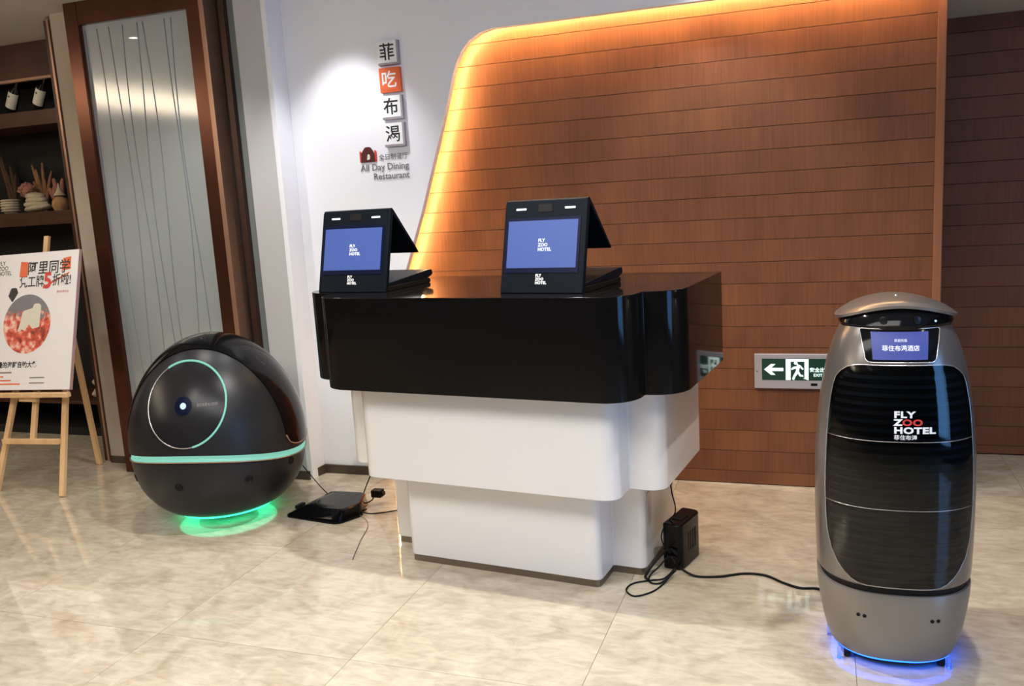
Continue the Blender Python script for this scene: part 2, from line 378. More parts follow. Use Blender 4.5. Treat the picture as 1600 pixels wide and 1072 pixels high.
def decal(name, outline, surf, off, m, parent, rings=10, thick=0.0):
    """a skin laid on a curved body: outline in (x, z), surf(x, z, off) -> point"""
    cx = sum(p[0] for p in outline) / len(outline); cz = sum(p[1] for p in outline) / len(outline)
    n = len(outline); v = [surf(cx, cz, off)]; f = []
    for k in range(1, rings + 1):
        t = k / rings
        for x, z in outline: v.append(surf(cx + (x - cx) * t, cz + (z - cz) * t, off))
    for i in range(n): f.append((0, 1 + i, 1 + (i + 1) % n))
    for k in range(rings - 1):
        for i in range(n):
            a = 1 + k * n + i; b = 1 + k * n + (i + 1) % n; f.append((a, a + n, b + n, b))
    base = 1 + (rings - 1) * n; q = len(v)
    for x, z in outline: v.append(surf(x, z, off - max(thick, 0.004)))
    for i in range(n): f.append((base + i, q + i, q + (i + 1) % n, base + (i + 1) % n))
    o = fixn(mk(name, v, f, m, parent, smooth=True)); shade_auto(o, 50); return o
def dense(outline, step):
    out = []; n = len(outline)
    for i in range(n):
        a = Vector(outline[i]); b = Vector(outline[(i + 1) % n]); k = max(1, int((b - a).length / step))
        for j in range(k): out.append(tuple(a + (b - a) * j / k))
    return out

# ------------------------------------------------------------------ the setting
floor = box('floor', -8.2, 3.6, -3.4, 5.6, -0.06, -0.006, M['grout']); tag(floor, kind='structure')
TX, TY = 0.797, 0.80
tile_me = None
for i in range(-4, 6):
    for j in range(-1, 5):
        x0 = -1.49 + i * TX; y0 = 1.53 + j * TY; y1 = min(y0 + TY, 5.018)
        x1 = min(x0 + TX, 3.195)
        if y1 - y0 > TY - 0.01 and x1 - x0 > TX - 0.01 and tile_me is not None:
            t = bpy.data.objects.new('tile', tile_me); C.objects.link(t); t.parent = floor
        else:
            t = box('tile', 0.0008, x1 - x0 - 0.0008, 0.0008, y1 - y0 - 0.0008, -0.012, 0.0, M['marble'], floor)
            if tile_me is None and x1 - x0 > TX - 0.01 and y1 - y0 > TY - 0.01: tile_me = t.data
        t.location = (x0, y0, 0)
# tiles to the far left under the cabinet and behind the photographer, same slabs
for i, j in [(-5, 0), (-5, 1), (-5, 2), (-5, 3), (-6, 2), (-6, 3), (-6, 1), (-4, -2), (-3, -2), (-2, -2), (-1, -2), (0, -2), (1, -2), (2, -2), (3, -2)] + [(a, b) for a in range(-7, 4) for b in (-3, -4, -5)]:
    t = bpy.data.objects.new('tile', tile_me); C.objects.link(t); t.parent = floor; t.location = (-1.49 + i * TX, 1.53 + j * TY, 0)

ceiling = box('ceiling', -8.2, 3.6, -3.4, 5.6, CZ, CZ + 0.1, M['ceiling']); tag(ceiling, kind='structure')
for nm, a in (('wall_left', (-8.2, -8.1, -3.4, 5.6, 0, CZ)), ('wall_right', (3.2, 3.3, -3.4, 5.6, 0, CZ)), ('wall_front', (-8.1, 3.2, -3.4, -3.3, 0, CZ))):
    tag(box(nm, *a, M['far_wall']), kind='structure')
tag(box('window_1', 3.17, 3.199, -0.3, 1.3, 0.3, 2.4, M['window']), kind='structure')

# white wall with the big cut-out
OP = [(-2.27, 0.0), (-2.27, 0.62), (-2.087, 1.124), (-1.954, 1.462), (-1.812, 1.866), (-1.752, 2.049)]
OPC = [(-1.735, 2.110), (-1.712, 2.170), (-1.677, 2.228), (-1.632, 2.272), (-1.575, 2.302), (-1.51, 2.316)]
open_path = OP + OPC + [(-0.8, 2.318), (0.0, 2.318), (0.515, 2.318)]
wl = [(-2.69, 0.0)] + open_path + [(0.515, CZ), (-2.69, CZ)]
wall_back = prism('wall_back', wl, 4.15, 4.19, M['white_wall'], axis='y'); tag(wall_back, kind='structure')
# grey column left of it, with its narrow return
col = box('wall_column', -2.885, -2.72, 4.01, 4.5, 0, CZ, M['grey_wall']); tag(col, kind='structure')
rtn = box('wall_column_return', -2.7195, -2.69, 4.012, 4.149, 0, CZ, M['white_wall']); tag(rtn, kind='structure')
v = [(-2.7195, 4.012), (-2.7195, 4.1495), (-2.69, 4.1495)]
tag(box('baseboard_back', -2.69, -2.272, 4.135, 4.149, 0.0, 0.05, M['base']), kind='structure')
bb = prism('baseboard_column', [(-2.89, 4.0), (-2.705, 4.0), (-2.676, 4.1345), (-2.6895, 4.1345), (-2.7185, 4.0095), (-2.89, 4.0095)], 0.0, 0.05, M['base']); tag(bb, kind='structure')
# rear wood wall : planks on a dark backing
WY = 4.33
rear = box('wall_rear', -2.72, 0.478, WY + 0.012, WY + 0.06, 0, CZ, M['groove']); tag(rear, kind='structure')
for k in range(-1, 24):
    z0 = 0.068 + 0.1055 * k; z1 = z0 + 0.1055
    if k < 0: z0 = 0.003
    p = box('plank', -2.70, 0.478, WY, WY + 0.0119, z0 + 0.0012, z1 - 0.0012, M['wood'], rear, bv=0.0008)
trim = box('trim_1', 0.4785, 0.515, WY - 0.006, 5.03, 0, CZ, M['wood_trim']); tag(trim, kind='structure'); bevel(trim, 0.002)
RYY = 5.02
rec = box('wall_recess', 0.5155, 3.19, RYY + 0.012, RYY + 0.06, 0, CZ, M['groove']); tag(rec, kind='structure')
for k in range(-1, 22):
    z0 = 0.048 + 0.1064 * k; z1 = z0 + 0.1064
    if k < 0: z0 = 0.003
    box('plank', 0.517, 3.19, RYY, RYY + 0.0119, z0 + 0.0012, z1 - 0.0012, M['wood_dark'], rec, bv=0.0008)
sof = box('ceiling_soffit', 0.516, 3.19, 4.33, 5.019, 2.25, CZ - 0.001, M['ceiling']); tag(sof, kind='structure')

# hidden warm led strip round the cut-out
lt = thing('led_strip', 'warm orange LED strip hidden behind the slanted edge of the white wall opening', 'light strip')
off = []
P2 = [Vector(p) for p in open_path]
for i, p in enumerate(P2):
    a = P2[max(i - 1, 0)]; b = P2[min(i + 1, len(P2) - 1)]; d = (b - a).normalized(); nrm = Vector((-d.y, d.x))
    q = p + nrm * 0.045; off.append((q.x, 4.275, max(q.y, 0.02)))
off[0] = (off[0][0], off[0][1], 0.03); off[-1] = (0.46, 4.275, off[-1][2])
tube('strip', off, 0.005, M['led_warm'], lt, sides=6, sub=1)

# cream strip, bronze glass door, dark jamb
st = box('trim_2', -4.212, -4.085, 4.10, 4.5, 0.045, CZ, M['cream']); tag(st, kind='structure')
tag(box('trim_3', -4.215, -4.0, 4.095, 4.5, 0.0, 0.0445, M['base']), kind='structure')
dr = bpy.data.objects.new('door_1', None); C.objects.link(dr); tag(dr, kind='structure')
DY = 3.95
def stile(name, x0, x1, m, y0=DY, y1=DY + 0.14, z0=0.0, z1=CZ - 0.001, bv=0.002): return box(name, x0, x1, y0, y1, z0, z1, m, dr, bv=bv)
s1 = stile('stile', -3.955, -3.865, M['bronze']); s2 = stile('stile', -3.135, -3.052, M['bronze'])
stile('edge_trim', -3.0515, -3.022, M['copper'], DY - 0.004, DY + 0.12)
box('top_rail', -3.8645, -3.1355, DY + 0.002, DY + 0.14, 2.575, CZ - 0.001, M['bronze'], dr, bv=0.002)
box('bottom_rail', -3.8645, -3.1355, DY + 0.002, DY + 0.14, 0.0, 0.12, M['dark_bronze'], dr, bv=0.002)
gl = box('glass_pane', -3.8645, -3.1355, DY + 0.03, DY + 0.042, 0.12, 2.575, M['frost'], dr)
for i in range(9):
    x = -3.84 + 0.085 * i + random.uniform(-0.015, 0.015); dx = random.uniform(-0.03, 0.06)
    pts = []
    for k in range(9):
        z = 0.14 + (2.55 - 0.14) * k / 8
        xx = x + dx * (k / 8) + 0.018 * math.sin(k * 0.9 + i * 1.7); pts.append((min(max(xx, -3.85), -3.15), DY + 0.0295, z))
    tube('thread', pts, 0.0036, M['thread'], gl, sides=4, sub=3)
tag(box('door_gap', -3.0215, -2.965, 4.05, 4.5, 0, CZ, M['gap']), kind='structure')
tag(box('trim_4', -2.9645, -2.93, 3.99, 4.5, 0, CZ, M['dark_bronze']), kind='structure')
tag(box('trim_5', -2.9295, -2.8855, 4.02, 4.5, 0, CZ, M['grey_trim']), kind='structure')
tag(box('trim_6', -4.295, -4.213, 4.13, 4.6, 0.0, CZ - 0.02, M['dark_bronze']), kind='structure')
tag(box('post_reflection', -4.262, -4.247, 4.118, 4.1295, 0.0, CZ - 0.02, M['copper']), kind='structure')  # copper strip drawn in place of a reflection down the dark metal post
tag(box('wall_closing', -4.25, -2.65, 4.51, 4.6, 0, CZ, M['far_wall']), kind='structure')

# downlights: trim ring + lit face
DL = ['above the reception counter', 'above the tall silver robot', 'above the egg robot', 'above the poster easel', 'above the shelving unit', 'beside the white wall left of the character boxes',
      'beside the white wall over the wood planks', 'over the floor in front of the counter', 'over the floor in front of the egg robot', 'at the far right in front of the tall robot']
for i, s in enumerate(SPOTS):
    d = thing('downlight', 'round recessed ceiling downlight ' + DL[i], 'lamp', (s[0], s[1], CZ), group='recessed ceiling downlights')
    lathe('trim_ring', [(0.030, -0.001), (0.030, -0.012), (0.048, -0.010), (0.052, -0.001)], M['white_ink'], d, seg=20)
    lathe('lens', [(0.0, -0.004), (0.029, -0.004), (0.029, -0.001), (0.0, -0.001)], M['lamp_face'], d, seg=16)

# ------------------------------------------------------------------ reception counter
P0 = Vector((-1.646, 3.121, 0)); CR = math.radians(-6.248)
U = Vector((math.cos(CR), math.sin(CR), 0)); V = Vector((-math.sin(CR), math.cos(CR), 0))
ct = thing('reception_counter', 'stepped reception counter with black lacquer top tier and white rounded tiers beneath', 'counter', P0, CR)
def tier(d, r, r2):
    pts = [(-d, -d, r), (.859 + d, -d, r), (.859 + d, .155 - d, .008), (.99 + d, .155 - d, r2), (.99 + d, .58, 0.004), (-.17 - d, .58, 0.004), (-.17 - d, .155 - d, r2), (-d, .155 - d, .008)]
    return round_poly(pts, 10)
prism('kick_plate', tier(-0.006, 0.02, 0.02), 0.0, 0.032, M['steel'], ct)
prism('base_tier', tier(0.0, 0.028, 0.028), 0.030, 0.405, M['white_gloss'], ct, bv=0.002)
prism('middle_tier', tier(0.12, 0.06, 0.06), 0.400, 0.795, M['white_gloss'], ct, bv=0.003)
prism('upper_tier', tier(0.225, 0.12, 0.12), 0.790, 1.155, M['black_gloss'], ct, bv=0.002)
v = box('vent_cover', 0.9905, 0.994, 0.195, 0.245, 0.20, 0.33, M['sign_frame'], ct, bv=0.001); v['label'] = 'small grey cover plate on the side'

# ------------------------------------------------------------------ kiosk terminals
def kiosk(label, loc, rz):
    t = thing('check_in_kiosk', label, 'kiosk', loc, rz, 'self service kiosks on the counter')
    W = 0.165; H = 0.329; D = 0.086   # half width, height, lean back
    L_ = math.hypot(H, D); a = math.atan2(D, H)
    def fp(x, s, o=0.0):  # front panel point: s along height, o outwards
        return (x, s * math.sin(a) - o * math.cos(a), s * math.cos(a) + o * math.sin(a))
    out = round_poly([(-W, 0, .004), (W, 0, .004), (W, L_, .012), (-W, L_, .012)], 4)
    n = len(out); vv = [fp(x, s, 0) for x, s in out] + [fp(x, s, -0.022) for x, s in out]
    o = fixn(mk('front_panel', vv, [tuple(range(n)), tuple(range(2 * n - 1, n - 1, -1))] + [(i, (i + 1) % n, (i + 1) % n + n, i + n) for i in range(n)], M['kiosk'], t)); bevel(o, .003); shade_auto(o)
    def plate(name, x0, x1, s0, s1, o0, o1, m, par=t):
        vv = [fp(x, s, o_) for o_ in (o0, o1) for s in (s0, s1) for x in (x0, x1)]
        return fixn(mk(name, vv, [(0, 2, 3, 1), (4, 5, 7, 6), (0, 1, 5, 4), (2, 6, 7, 3), (0, 4, 6, 2), (1, 3, 7, 5)], m, par))
    plate('bezel', -W + .010, W - .022, .074, .275, .0002, .0020, M['bezel'])
    scr = plate('screen', -W + .020, W - .032, .092, .264, .0021, .0030, M['screen'])
    for sx in (-1, 1):
        plate('light_bar', sx * .098 - .020, sx * .098 + .020, .304, .3105, .0002, .0022, M['led_white'])
    cmr = plate('camera_window', -.028, .028, .296, .324, .0002, .0015, M['rubber'])
    lx, lz = -0.020, .186
    for k, (s, sz, dz) in enumerate((('FLY', .0165, 0), ('ZOO', .0165, -.0165), ('HOTEL', .0165, -.033))):
        text('logo', s, sz, M['screen_text'], t, lambda x, z, dz=dz: fp(lx + x, lz + z + dz, .0036), bold=.0005, spacing=1.05)
        text('logo', s, sz * .85, M['white_ink'], t, lambda x, z, dz=dz: fp(-.024 + x, .060 + z + dz * .80, .0008), bold=.0006, spacing=1.05)
    # seam line under the screen
    plate('seam', -W + .002, W - .002, .040, .0412, .0, .0006, M['rubber'])
    # rear flap hanging from the ridge
    ty, tz = D, H
    fl = [(ty + .004, tz - .001), (ty + .012, tz + .002), (ty + .024, tz - .008), (ty + .195, tz - .190), (ty + .183, tz - .192), (ty + .006, tz - .014)]
    prism('rear_flap', fl, -W, W, M['kiosk'], t, axis='x', bv=.001)
    # base foot: low slab and a rising upper slab
    prism('base', [(.004, 0.0), (.355, 0.0), (.362, .008), (.355, .020), (.02, .020)], -W, W, M['rubber'], t, axis='x', bv=.002)
    prism('base_riser', [(.014, .0205), (.335, .0205), (.372, .030), (.382, .038), (.374, .056), (.340, .056), (.03, .034)], -W, W, M['kiosk'], t, axis='x', bv=.002)
    return t
kiosk('left kiosk terminal with blue lit screen, standing in front of the white wall', (-1.800, 3.090, 1.1552), math.radians(-5.5))
kiosk('right kiosk terminal with blue lit screen, standing in front of the wood planks', (-0.942, 2.930, 1.1552), math.radians(-9.5))

# ------------------------------------------------------------------ egg robot
EP = [(.05, .235), (.07, .285), (.12, .343), (.20, .395), (.30, .420), (.36, .4245), (.40, .4245)]
def er(z):
    if z <= .40: return interp(EP, z)
    u = min(1.0, (z - .40) / .522); return .4245 * math.sqrt(max(0.0, 1 - u ** 1.87))
egg = thing('egg_robot', 'dark grey egg-shaped robot with a round side disc and green glowing bands', 'robot', (-2.872, 3.50, 0), math.radians(19.5))
zs = [.05, .056, .07, .09, .12, .16, .20, .25, .30, .342]
low = lathe('lower_shell', [(0.0, .05)] + [(er(z) - .003, z) for z in zs] + [(er(.346) - .012, .346), (0.0, .346)], M['shell'], egg, seg=72)
lathe('belt_trim', [(er(.352) - .02, .3465), (er(.36) + .002, .3465), (er(.36) + .002, .3505), (er(.36) - .02, .3505)], M['copper'], egg, seg=72)
lathe('light_belt', [(er(.357) - .022, .351), (er(.357) - .004, .351), (er(.37) - .010, .364), (er(.38) - .004, .380), (er(.38) - .022, .380)], M['led_mint'], egg, seg=72)
def egg_dz(x, y, z):   # the belt line waves: high on the flanks, low front and back
    r = math.hypot(x, y)
    if r < 1e-5: return 0.0
    q = math.atan2(y, x); return (.062 * math.sin(q) ** 2 - .026 - .018 * math.cos(q)) * math.exp(-((z - .365) / .15) ** 2) * min(1, r / .2)
def warp_egg(o):
    for v_ in o.data.vertices:
        x, y, z = v_.co; d_ = egg_dz(x, y, z)
        if abs(d_) < 1e-6: continue
        k = er(z + d_) / max(er(z), 1e-4); v_.co = (x * k, y * k, z + d_)
for ch in list(egg.children): warp_egg(ch)
up_z = [.3806, .385, .40, .43, .46, .50, .55, .60, .65, .70, .74, .78, .81, .84, .865, .885, .898, .907, .914, .918, .9205, .9216]
warp_egg(lathe('upper_shell', [(0, .3805)] + [(er(z), z) for z in up_z] + [(0, .922)], M['shell'], egg, seg=72))
# glossy black visor band running over the top, in raised strip
def zinv(s):
    lo, hi = .40, .922
    for _ in range(40):
        mid = (lo + hi) / 2
        if er(mid) > s: lo = mid
        else: hi = mid
    return lo
vv, ff = [], []; HW = .175; NS, NT = 21, 64
def egg_n(x, y, z):
    h = 1e-3; dr_ = (er(z + h) - er(z - h)) / (2 * h); r = max(math.hypot(x, y), 1e-6)
    return Vector((x / r, y / r, -dr_)).normalized()
def band_pt(j, t, o):
    """lateral index 0..1 -> local Y; t along the arc from the front (+X) over the top to the back (-X)"""
    s = -HW + 2 * HW * j; corner = 1 - math.sqrt(max(0, 1 - (abs(s) / HW) ** 4)); z0 = .398 + .05 * corner; z1 = .47 + .05 * corner
    zt = zinv(abs(s) + 1e-4)
    if t < .5: q = t / .5; z = z0 + (zt - z0) * math.sin(q * PI / 2); sg = 1
    else: q = (1 - t) / .5; z = z1 + (zt - z1) * math.sin(q * PI / 2); sg = -1
    x = sg * math.sqrt(max(er(z) ** 2 - s * s, 0)); n_ = egg_n(x, s, z)
    d_ = egg_dz(x, s, z); k = er(z + d_) / max(er(z), 1e-4)
    return Vector((x * k, s * k, z + d_)) + n_ * o
for o_ in (0.0045,):
    for i in range(NT + 1):
        for j in range(NS): vv.append(band_pt(j / (NS - 1), i / NT, o_))
ff = [(i * NS + j, i * NS + j + 1, (i + 1) * NS + j + 1, (i + 1) * NS + j) for i in range(NT) for j in range(NS - 1)]
nb = len(vv); rim = [(i, 0) for i in range(NT + 1)] + [(NT, j) for j in range(1, NS)] + [(i, NS - 1) for i in range(NT - 1, -1, -1)] + [(0, j) for j in range(NS - 2, 0, -1)]
for i, j in rim: vv.append(band_pt(j / (NS - 1), i / NT, -0.003))
for k in range(len(rim)):
    a = rim[k][0] * NS + rim[k][1]; b_ = rim[(k + 1) % len(rim)]; b = b_[0] * NS + b_[1]; ff.append((a, b, nb + (k + 1) % len(rim), nb + k))
vis = mk('visor_band', vv, ff, M['gloss'], egg, smooth=True); fixn(vis); shade_auto(vis, 60)
tube('visor_trim', [band_pt(j / 20, 0.0, .004) for j in range(21)], .0032, M['copper'], vis, sides=6, sub=2)
# sensor window on the band
sw = [band_pt(.34 + a_, .27 + b_, .0056) for b_ in (-.02, .02) for a_ in (-.10, .10)]
mk('sensor_window', sw + [Vector(p) - Vector((0, 0, .004)) for p in sw], [(0, 1, 3, 2), (4, 6, 7, 5), (0, 4, 5, 1), (1, 5, 7, 3), (3, 7, 6, 2), (2, 6, 4, 0)], M['disc'], egg)
# round side disc on local -Y
def egg_side(x, z, o):
    r = er(z); y = -math.sqrt(max(r * r - x * x, 1e-6)); n_ = egg_n(x, y, z); return Vector((x, y, z)) + n_ * o
DCX, DCZ, DR = -0.016, .640, .184
circ = lambda r, n=64, a0=0, a1=2 * PI: [(DCX + r * math.cos(a0 + (a1 - a0) * k / n), DCZ + r * 1.02 * math.sin(a0 + (a1 - a0) * k / n)) for k in range(n + (0 if a1 - a0 > 6.28 else 1))]
decal('side_disc', circ(DR - .006), egg_side, .0025, M['disc'], egg, rings=12)
tube('disc_rim', [egg_side(x, z, .0015) for x, z in circ(DR)], .0032, M['chrome'], egg, sides=6, sub=1, closed=True)
lr = tube('disc_light', [egg_side(x, z, .0030) for x, z in circ(DR, 48, math.radians(-78), math.radians(122))], .0050, M['led_mint'], egg, sides=6, sub=1)
decal('centre_ring', circ(.040, 32), egg_side, .0032, M['bezel'], egg, rings=3)
cd = decal('centre_light', circ(.0135, 24), egg_side, .0052, M['led_pale'], egg, rings=2)
text('logo', '菲住布渴 FLYZOO', .016, M['ink_grey'], egg, lambda x, z: egg_side(.045 + x * .7, .634 + z, .0034), bold=.0002)
# ultrasonic sensor eyes round the lower shell
for az in (-150, -100, -55, -20):
    q = math.radians(az); z = .262 if az != -20 else .285; r = er(z); c0 = Vector((r * math.cos(q), r * math.sin(q), z)); n_ = egg_n(c0.x, c0.y, z)
    s_ = lathe('sensor', [(0, -.004), (.020, -.004), (.020, .0), (.016, .002), (.013, -.001), (0, -.002)], M['rubber'], egg, seg=18)
    s_.location = c0 - n_ * 0.001; s_.rotation_euler = n_.to_track_quat('Z', 'Y').to_euler()
lathe('chassis', [(0, .001), (.12, .001), (.15, .048), (0, .048)], M['rubber'], egg, seg=40)
tube('floor_light', [(.236 * math.cos(2 * PI * k / 48), .236 * math.sin(2 * PI * k / 48), .046) for k in range(48)], .0035, M['led_green'], egg, sides=6, sub=1, closed=True)
lathe('underglow_ring', [(.152, .0440), (.230, .0440), (.230, .0480), (.152, .0480)], M['led_green'], egg, seg=48)

# ------------------------------------------------------------------ charging dock
dk = thing('charging_dock', 'low black wedge-shaped charging dock on the floor beside the egg robot', 'dock', (-2.30, 3.58, 0), math.radians(-4))
ol = round_poly([(-.195, -.13, .02), (.13, -.155, .05), (.185, -.02, .05), (.10, .165, .04), (-.155, .15, .02)], 6)
n = len(ol); vv = []
for (s, z, ex) in ((1.0, .001, 0), (1.0, .012, 0), (.97, .026, .0), (.82, .060, .03), (.76, .066, .03), (0.5, .066, .03)):
    for x, y in ol:
        px = x * s + ex; py = y * s; zz = z if z < .02 else .010 + (z - .010) * min(1, max(.38, (px + .26) / .20)); vv.append((px, py, zz))
ff = [(k * n + i, k * n + (i + 1) % n, (k + 1) * n + (i + 1) % n, (k + 1) * n + i) for k in range(5) for i in range(n)] + [tuple(range(n - 1, -1, -1)), tuple(5 * n + i for i in range(n))]
o = fixn(mk('housing', vv, ff, M['gloss'], dk, smooth=True)); shade_auto(o, 25)
box('contact_plate', -.212, -.190, -.03, .03, .004, .022, M['rubber'], dk, bv=.002)
pl = thing('power_plug', 'small black plug adapter beside the left side of the white counter base', 'plug', (-2.12, 3.72, 0.0))
box('body', -.028, .028, -.022, .022, .040, .078, M['rubber'], pl, bv=.004)
box('pin_block', .028, .038, -.012, .012, .050, .068, M['rubber'], pl)
tube('lead', [(-.02, 0, .05), (-.035, .0, .02), (-.07, -.02, .004), (-.10, -.05, .004)], .0035, M['rubber'], pl, sides=6)
dcs = []
dcs.append(tube('cable', [(-2.512, 3.665, .205), (-2.49, 3.69, .15), (-2.46, 3.74, .06), (-2.42, 3.76, .008), (-2.38, 3.73, .012), (-2.36, 3.69, .055)], .0028, M['rubber'], sides=6))
dcs.append(tube('cable', [(-2.10, 3.84, .40), (-2.13, 3.84, .30), (-2.20, 3.86, .16), (-2.24, 3.80, .04), (-2.20, 3.70, .005), (-2.145, 3.62, .006), (-2.12, 3.60, .02)], .0032, M['rubber'], sides=6))
dcs.append(tube('cable', [(-2.135, 3.56, .02), (-2.09, 3.57, .008), (-2.03, 3.60, .006), (-1.95, 3.66, .006), (-1.86, 3.72, .006)], .0032, M['rubber'], sides=6))
dcs.append(tube('cable', [(-2.12, 3.53, .012), (-2.06, 3.49, .003), (-2.01, 3.40, .003), (-1.975, 3.28, .003), (-1.94, 3.18, .003), (-1.90, 3.07, .003)], .0018, M['ink_grey'], sides=6))
for o in dcs: adopt(o, dk)

# ------------------------------------------------------------------ power box and cables right of the counter
pb = thing('power_box', 'upright black power adapter box on the floor right of the counter base', 'power supply', (-0.528, 3.345, 0), math.radians(-15))
ol = round_poly([(-.040, -.100, .012), (.040, -.100, .030), (.040, .100, .030), (-.040, .100, .012)], 6)
prism('case', ol, .001, .190, M['gloss'], pb, bv=.006)
box('top_socket', -.022, .020, -.045, .02, .188, .1935, M['rubber'], pb, bv=.002)
for k in range(4): box('vent_slot', .0395, .0412, -.03 + .022 * k, -.02 + .022 * k, .06, .14, M['rubber'], pb)
box('cable_socket', -.02, .02, -.108, -.099, .03, .06, M['rubber'], pb, bv=.002)
def cord(pts, r, label, m=M['rubber']):
    o = tube('cable', pts, r, m, sides=6); adopt(o, pb)
cord([(-.560, 3.30, .335), (-.556, 3.30, .30), (-.545, 3.30, .25), (-.549, 3.30, .215), (-.585, 3.29, .17), (-.600, 3.28, .125), (-.585, 3.26, .09), (-.56, 3.25, .07)], .0030, 'black cord hanging from the counter edge down to the power box')
lathe_plug = lathe('cord_plug', [(0, -.02), (.006, -.02), (.012, .0), (.012, .02), (0, .025)], M['rubber'], seg=12)
lathe_plug.location = (-.561, 3.30, .358); adopt(lathe_plug, pb)
cord([(-.53, 3.19, .04), (-.57, 3.15, .008), (-.62, 3.13, .004), (-.68, 3.09, .004), (-.695, 3.03, .004), (-.655, 2.985, .004), (-.60, 3.03, .004), (-.57, 3.10, .004), (-.535, 3.175, .03)], .0034, 'big black cord loop on the floor in front of the power box')
cord([(-.535, 3.20, .05), (-.56, 3.22, .07), (-.60, 3.20, .03), (-.63, 3.16, .006), (-.615, 3.11, .004), (-.575, 3.115, .006), (-.53, 3.18, .03)], .0034, 'smaller twisted black cord loop against the power box')
cord([(-.53, 3.22, .08), (-.565, 3.24, .09), (-.61, 3.22, .05), (-.645, 3.16, .008), (-.625, 3.12, .012)], .0050, 'thick black cable bundle leaning against the counter base corner')
cord([(-.60, 3.37, .10), (-.585, 3.35, .08), (-.575, 3.32, .06), (-.545, 3.27, .05)], .0016, 'thin grey wire stub beside the power box', M['ink_grey'])
cord([(-.525, 3.235, .02), (-.46, 3.20, .006), (-.37, 3.215, .005), (-.28, 3.262, .005), (-.20, 3.262, .005), (-.13, 3.21, .005), (-.07, 3.18, .005), (-.01, 3.185, .006), (.03, 3.12, .02)], .0048, 'long black cable crossing the floor to the tall robot')

# ------------------------------------------------------------------ tall delivery robot
RP = [(.040, .180), (.055, .187), (.085, .196), (.13, .206), (.218, .2190), (.28, .2225), (.36, .2265), (.468, .2290), (.56, .2295), (.655, .2280), (.74, .2225), (.832, .2130), (.90, .2020), (.95, .1920), (1.0, .1770), (1.035, .1630), (1.062, .1480)]
rr = lambda z: interp(RP, z); RN = 2.5; RBY = 1.0
rb = thing('delivery_robot', 'tall silver grey capsule robot with smoked front panel and small blue screen', 'robot', (0.213, 2.845, 0), math.radians(1.5))
def rsurf(x, z, o):
    a = rr(z); q = min(abs(x) / a, .999); y = -a * RBY * (1 - q ** RN) ** (1 / RN)
    h = 1e-3
    def F(X, Y, Z): return (abs(X) / rr(Z)) ** RN + (abs(Y) / (rr(Z) * RBY)) ** RN
    gx = (F(x + h, y, z) - F(x - h, y, z)); gy = (F(x, y + h, z) - F(x, y - h, z)); gz = (F(x, y, z + h) - F(x, y, z - h))
    n_ = Vector((gx, gy, gz)).normalized(); return Vector((x, y, z)) + n_ * o
lathe('base_shell', [(0, .040)] + [(rr(z) + .002, z) for z in (.040, .045, .055, .07, .09, .12, .15, .19, .23, .262)] + [(rr(.268), .268), (0, .268)], M['silver_low'], rb, seg=96, n=RN, by=RBY)
lathe('belt_groove', [(0, .2685), (rr(.268) - .007, .2685), (rr(.288) - .007, .2875), (0, .2875)], M['rubber'], rb, seg=96, n=RN, by=RBY)
zz = [.288, .293, .30, .33, .36, .42, .48, .54, .60, .66, .72, .78, .83, .87, .90, .93, .96, .985, 1.005, 1.02, 1.033, 1.045, 1.055, 1.062]
lathe('body_shell', [(0, .288)] + [(rr(z) - (.004 if z < .290 else 0), z) for z in zz] + [(.12, 1.066), (0, 1.067)], M['silver'], rb, seg=96, n=RN, by=RBY)
# front panel outline (x,z): narrower on top
def pan_w(z):   # half width of the panel at height z
    t = [(.296, .090), (.300, .112), (.309, .130), (.325, .147), (.350, .165), (.385, .181), (.44, .1925), (.52, .1975), (.61, .1985), (.70, .1955), (.78, .1905), (.838, .1850), (.89, .1765), (.915, .169), (.935, .156), (.948, .140), (.955, .120), (.958, .100)]
    return interp(t, z)
zl = [.296, .300, .309, .325, .350, .385, .44, .48, .52, .58, .64, .70, .75, .80, .84, .89, .915, .935, .948, .955, .958]
pan = [(pan_w(z), z) for z in zl] + [(-pan_w(z), z) for z in reversed(zl)]
pan = dense(pan, .03)
decal('panel_recess', pan, rsurf, .0008, M['cab_black'], rb, rings=14)
slat_par = None
for k in range(26):
    z = .312 + .0252 * k; wz = min(pan_w(z), pan_w(z + .013)) - .010
    if z > .935: break
    n_ = 15; vv = []
    for o_, dz in ((.0015, 0), (.0042, .002), (.0042, .011), (.0015, .013)):
        for i in range(n_): vv.append(rsurf(-wz + 2 * wz * i / (n_ - 1), z + dz, o_))
    ff = [(r_ * n_ + i, r_ * n_ + i + 1, (r_ + 1) * n_ + i + 1, (r_ + 1) * n_ + i) for r_ in range(3) for i in range(n_ - 1)]
    mk('slat', vv, ff, M['slat'], rb)
def pane(z0, z1, nm):
    zt = sorted([z for z in zl if z0 < z < z1] + [z0, z1] + [z0 + (z1 - z0) * k / 6 for k in range(1, 6)])
    o_ = [(pan_w(z) - .002, z) for z in zt] + [(-pan_w(z) + .002, z) for z in reversed(zt)]
    return decal(nm, dense(o_, .02), rsurf, .0065, M['tint'], rb, rings=14, thick=.001)
pane(.298, .5375, 'drawer_front'); pane(.5405, .7405, 'drawer_front'); pane(.7435, .957, 'drawer_front')
for z_ in (.539, .742):
    w_ = pan_w(z_) - .001; tube('seam', [rsurf(-w_ + 2 * w_ * i / 24, z_, .0066) for i in range(25)], .0011, M['chrome'], rb, sides=5, sub=1)
tube('panel_rim', [rsurf(x, z, .004) for x, z in pan], .0026, M['chrome'], rb, sides=6, sub=1, closed=True)
